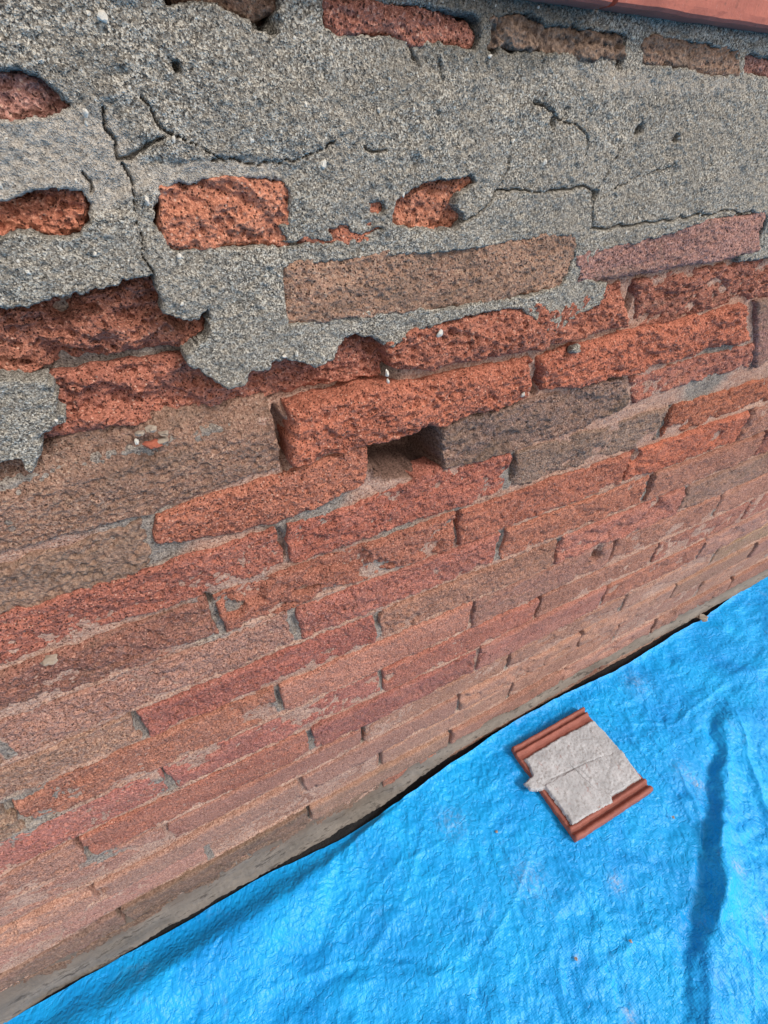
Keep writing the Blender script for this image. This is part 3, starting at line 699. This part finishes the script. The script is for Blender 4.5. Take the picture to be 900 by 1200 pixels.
wx = Xt+.03*fbm(Xt, Yt, .12, 2, 710); wy = Yt+.03*fbm(Xt, Yt, .12, 2, 711)
Zt = ZT+.004*fbm(Xt, Yt, .30, 2, 720)+.0022*fbm(wx*.6+wy*.5, wy*.9-wx*.5, .06, 3, 721)
def crumple(x, y, size, m_, s):
    n = fbm(x, y, size, 3, s, .45)*m_; f = n-np.floor(n); return np.abs(f-.5)*2
def cones(x, y, size, s):
    """distance to the nearest scattered point: a net of straight creases"""
    x = x/size; y = y/size; i = np.floor(x); j = np.floor(y); out = np.full(x.shape, 9.)
    for a in (-1, 0, 1):
        for b in (-1, 0, 1):
            out = np.minimum(out, np.hypot(x-(i+a+_h(i+a, j+b, s)), y-(j+b+_h(i+a, j+b, s+1))))
    return out
for q_, (sz, m_, am) in enumerate([(.18, 1.5, .0050), (.11, 1.3, .0026), (.05, 1.2, .0010)]):
    c_a, s_a = math.cos(q_*1.1+.5), math.sin(q_*1.1+.5); px_, py_ = wx*c_a-wy*s_a, wx*s_a+wy*c_a
    amt = .45+.55*sstep(-.3, .4, fbm(Xt, Yt, .25, 2, 770+q_))
    Zt = Zt+am*amt*(crumple(px_*.7, py_, sz, m_, 780+q_)-.5)
for q_, (sz, am) in enumerate([(.13, .0050), (.075, .0036), (.042, .0034), (.024, .0027), (.014, .0018), (.009, .0011)]):
    c_a, s_a = math.cos(q_*.8+.2), math.sin(q_*.8+.2); x_, y_ = Xt+.006*fbm(Xt, Yt, .03, 2, 860), Yt+.006*fbm(Xt, Yt, .03, 2, 861)
    px_, py_ = x_*c_a-y_*s_a, x_*s_a+y_*c_a
    amt = .35+.65*sstep(-.3, .4, fbm(Xt, Yt, .14, 2, 870+q_))
    Zt = Zt+am*amt*(cones(px_*(.6 if q_ % 2 else 1.25), py_, sz, 880+q_*3)-.5)*(1 if q_ % 2 else -1)
# long folds and creases read off the photo
def crease(pts, wd, amp):
    global Zt
    q = pld(wx*.25+Xt*.75, wy*.25+Yt*.75, TL_(pts)); Zt = Zt+amp*np.exp(-(q/wd))
for pts, wd, amp in [([(650, 985), (672, 1025), (697, 1078)], .003, .0022), ([(700, 838), (745, 880), (800, 940)], .004, .003), ([(790, 900), (812, 950), (818, 1000)], .005, .004),
                     ([(700, 1140), (770, 1085), (812, 1050)], .003, .0022), ([(560, 1000), (600, 1060), (612, 1130)], .004, .002), ([(400, 1080), (470, 1010), (520, 980)], .004, .002),
                     ([(735, 850), (790, 850), (850, 800)], .004, .0025), ([(870, 1080), (880, 1180)], .004, .003), ([(860, 830), (880, 900), (900, 960)], .004, .003), ([(300, 1160), (400, 1120), (480, 1130)], .004, .002),
                     ([(500, 960), (470, 1060), (400, 1170)], .005, .0022), ([(620, 1010), (560, 1120), (540, 1200)], .004, .002)]:
    crease(pts, wd, amp)
# the step-like fold at the right: the sheet climbs steeply towards the right
fo = TL_([(846, 790), (843, 880), (838, 930), (826, 1000), (828, 1050), (820, 1110), (815, 1200), (812, 1300)])
o_ = np.argsort(fo[:, 1]); fx = np.interp(Yt, fo[o_, 1], fo[o_, 0])+.008*fbm(Xt*.2, Yt, .07, 3, 760)+.014*fbm(Xt, Yt, .045, 3, 761)
near = sstep(T(846, 760, ZT)[1], T(840, 930, ZT)[1], Yt)
sd_ = Xt-fx
Zt = Zt+near*((.022+.012*fbm(Xt, Yt, .09, 2, 765))*sstep(-.026, .040, sd_)*np.exp(-np.clip(sd_-.02, 0, None)/.07)-.002*np.exp(-((sd_+.03)/.02)**2))
# the edge by the wall: on the left a strip of the sheet slopes down to the wall foot
lf = np.array([T(a, b, ZT) for a, b in [(-200, 1440), (60, 1240), (110, 1200), (190, 1150), (255, 1110), (320, 1068), (380, 1020), (430, 975), (480, 935)]])
yf = np.interp(Xt, lf[:, 0], lf[:, 1]); wdt = np.clip(ye-yf, .0, None)
inn = np.where(wdt > .002, sstep(0, 1, np.clip(1-G/np.maximum(wdt, .002), 0, 1)), 0)*sstep(T(480, 935, ZT)[0], T(400, 1000, ZT)[0], Xt)
Zt = Zt+.021*sstep(T(480, 935, ZT)[0], T(300, 1080, ZT)[0], Xt)*np.exp(-((G-wdt)/.05)**2)*(G > wdt)+.021*sstep(T(480, 935, ZT)[0], T(300, 1080, ZT)[0], Xt)*(G <= wdt)*(1-inn)
Zt = Zt-(Zt-.003)*inn*.8
Zt = Zt+.005*np.exp(-G/.006)*(1-sstep(0, .05, inn))          # curled free edge
# flatten under the roof tile
TC = TL_([(600, 875), (683, 828), (767, 925), (677, 984)])
dt = sdf(Xt, Yt, TC); fl = sstep(.05, .0, dt); Zt = Zt*(1-fl)+np.minimum(Zt, ZT+.003)*fl
Zt = np.maximum(Zt, .0025)
smu = np.zeros(Xt.shape)
for a, b, r_ in [(722, 1036, .012), (738, 1190, .010), (676, 1124, .004), (620, 1030, .03), (530, 965, .025), (700, 925, .02), (818, 920, .012), (655, 870, .02), (745, 800, .03), (860, 1020, .012), (898, 1080, .01), (800, 905, .02), (640, 800, .02)]:
    q = T(a, b, ZT); smu = smu+np.exp(-((Xt-q[0])**2+(Yt-q[1])**2)/r_**2)*(.9 if r_ < .013 else .35)
co = np.stack([Xt, Yt, Zt], 2).reshape(-1, 3)
me = mesh('tarpaulin', co, gridfaces(*Xt.shape, flip=True), True, {'smudge': np.clip(smu, 0, 1).ravel()})
link('tarpaulin', me, M_TARP, centre=False, label='creased bright blue plastic tarpaulin spread on the ground along the wall', category='tarpaulin')

# ------------------------------------------------------------------ roof tile fragment lying on the tarpaulin
zt = ZT+.006; TH = .016
c4 = np.array([T(a, b, zt+TH) for a, b in [(600, 875), (683, 828), (767, 925), (677, 984)]])   # corners: near-wall left, near-wall right, far right, far left
tile = empty('ribbed_tile', (float(c4[:, 0].mean()), float(c4[:, 1].mean()), zt), label='broken ribbed terracotta roof tile with pale mortar stuck on it, lying on the blue tarpaulin', category='roof tile')
nu, nv = 60, 90
u, v = np.meshgrid(np.linspace(0, 1, nu), np.linspace(0, 1, nv), indexing='ij')
def bil(u, v): 
    u = u[..., None]; v = v[..., None]
    return (c4[0]*(1-u)+c4[1]*u)*(1-v)+(c4[3]*(1-u)+c4[2]*u)*v
Pq = bil(u, v)
jag = .0016*fbm(v*.2, v*0, .02, 4, 801)
Pq[..., 0] += np.where(u < .5, 1, 1)*jag*((np.abs(u-.5)*2)**4); Pq[..., 1] += .0008*fbm(u*.2, u*0, .02, 3, 802)
hgt = TH+0*u
def rib(c, wv, a): return a*sstep(1, .55, np.abs(v-c)/wv)
hgt = hgt-.006+rib(.022, .024, .006)+rib(.085, .022, .0055)+rib(.165, .010, .0012)+rib(.975, .026, .006)+rib(.90, .022, .0055)+rib(.83, .010, .0012)-rib(.053, .010, .003)-rib(.937, .010, .003)
hgt = hgt+.0004*fbm(u*.2, v*.2, .008, 3, 803)
top = np.concatenate([Pq, (zt+hgt)[..., None]], 2).reshape(-1, 3)
ids = np.arange(nu*nv).reshape(nu, nv); ring = np.concatenate([ids[:, 0], ids[-1, 1:], ids[-2::-1, -1], ids[0, -2:0:-1]])
bt = top[ring].copy(); bt[:, 2] = zt-.002
co = np.concatenate([top, bt]); a = np.arange(len(ring)); an = (a+1) % len(ring); b0 = nu*nv
F = np.concatenate([gridfaces(nu, nv), np.stack([ring[a], b0+a, b0+an, ring[an]], 1)])
link('tile_body', mesh('tile_body', co, F, True), M_TILE, tile)
# mortar slab on top: a thin bed plus a squarer raised cake
def slab(name, poly, z0, th, n=120, seeds=900, rel=.0008, lines=()):
    P = np.array([T(a, b, z0+th) for a, b in poly]); x0, y0 = P.min(0)-.004; x1, y1 = P.max(0)+.004
    x = np.arange(x0, x1, .0013); y = np.arange(y0, y1, .0013); X, Y = np.meshgrid(x, y, indexing='ij')
    d = sdf(X, Y, P)+.0012*fbm(X, Y, .008, 3, seeds)
    Z = z0+th*sstep(.0004, -.0028, d)+rel*fbm(X, Y, .02, 4, seeds+1)+rel*.5*fbm(X, Y, .004, 2, seeds+2)
    for l, dp in lines:
        q = pld(X, Y, np.array([T(a, b, z0+th) for a, b in l])); Z = Z-dp*sstep(.0016, .0004, q)
    Z = np.where(d > 0, z0-.004, Z); keep = d < .0014
    F = gridfaces(*X.shape); F = F[keep.ravel()[F].all(1)]; used = np.zeros(X.size, bool); used[F.ravel()] = True; idx = np.cumsum(used)-1
    return link(name, mesh(name, np.stack([X, Y, Z], 2).reshape(-1, 3)[used], idx[F], True), M_TM, tile)
zs_ = zt+TH-.004
slab('mortar_bed', [(614, 889), (655, 864), (696, 843), (712, 860), (733, 885), (752, 911), (716, 934), (690, 950), (672, 966), (652, 936), (640, 924), (622, 926), (615, 917), (624, 908), (620, 897)], zs_, .0042, seeds=900, lines=[([(645, 913), (690, 892), (735, 880)], .0015), ([(655, 868), (700, 884)], .0008), ([(668, 896), (684, 912), (700, 928)], .003)])
slab('mortar_cake', [(638, 920), (655, 909), (673, 901), (694, 920), (716, 932), (718, 940), (671, 966), (655, 943)], zs_+.003, .0026, seeds=930, rel=.0005)
slab('mortar_cake', [(677, 899), (700, 887), (728, 878), (738, 892), (749, 908), (735, 920), (718, 930), (698, 918)], zs_+.003, .0018, seeds=950, rel=.0009)

# ------------------------------------------------------------------ loose bits
def bit(name, pt, r, seed, mat, label, cat, group=None, flat=.55):
    o = link(name, pebble_mesh(name, r, seed, flat, 2, .8), mat, None, centre=False, label=label, category=cat)
    o.location = pt; o.rotation_euler = (0, 0, seed*1.3)
    if group: o['group'] = group
    return o
def onwall(a, b, y): q = W(a, b, y); return (q[0], y, q[1])
bit('brick_chip', onwall(177, 520, -.003), .0052, 5, M_CHIP, 'orange chip of brick lying on the ledge of the tan course at the left', 'brick chip')
for i, (a, b, r_, lb) in enumerate([(177, 502, .0036, 'pale angular stone, highest of those above the orange chip'), (192, 508, .0032, 'grey stone at the right end of the crumbs on the ledge'), (190, 516, .0036, 'rounded pinkish stone just right of the orange chip'), (164, 508, .003, 'small brown stone at the left end of the crumbs on the ledge')]):
    bit('stone', onwall(a, b, -.001), r_, 11+i, M_ST, lb, 'stone', 'crumbs of stone on the ledge')
bit('stone', onwall(59, 773, -.003), .006, 21, M_ST, 'flat pale grey stone stuck on the long orange brick near the left edge', 'stone', None, .4)
q = T(823, 724, ZT+.008); bit('mortar_crumb', (q[0], q[1], ZT+.010), .013, 31, M_ST, 'off-white mortar crumb on the tarpaulin edge beside the wall', 'mortar crumb', None, .3)
for i, (a, b, lb) in enumerate([(675, 1124, 'tiny pale crumb in the middle of the lower tarpaulin'), (789, 958, 'tiny pale crumb on the tarpaulin right of the roof tile'), (739, 1103, 'tiny pale crumb between the lower creases left of the dark fold'), (582, 975, 'tiny pale crumb on the tarpaulin left of the roof tile')]):
    q = T(a, b, ZT+.006); bit('mortar_crumb', (q[0], q[1], ZT+.007), .0022, 41+i, M_ST, lb, 'mortar crumb', 'crumbs on the tarpaulin')
print('bricks', NB[0])
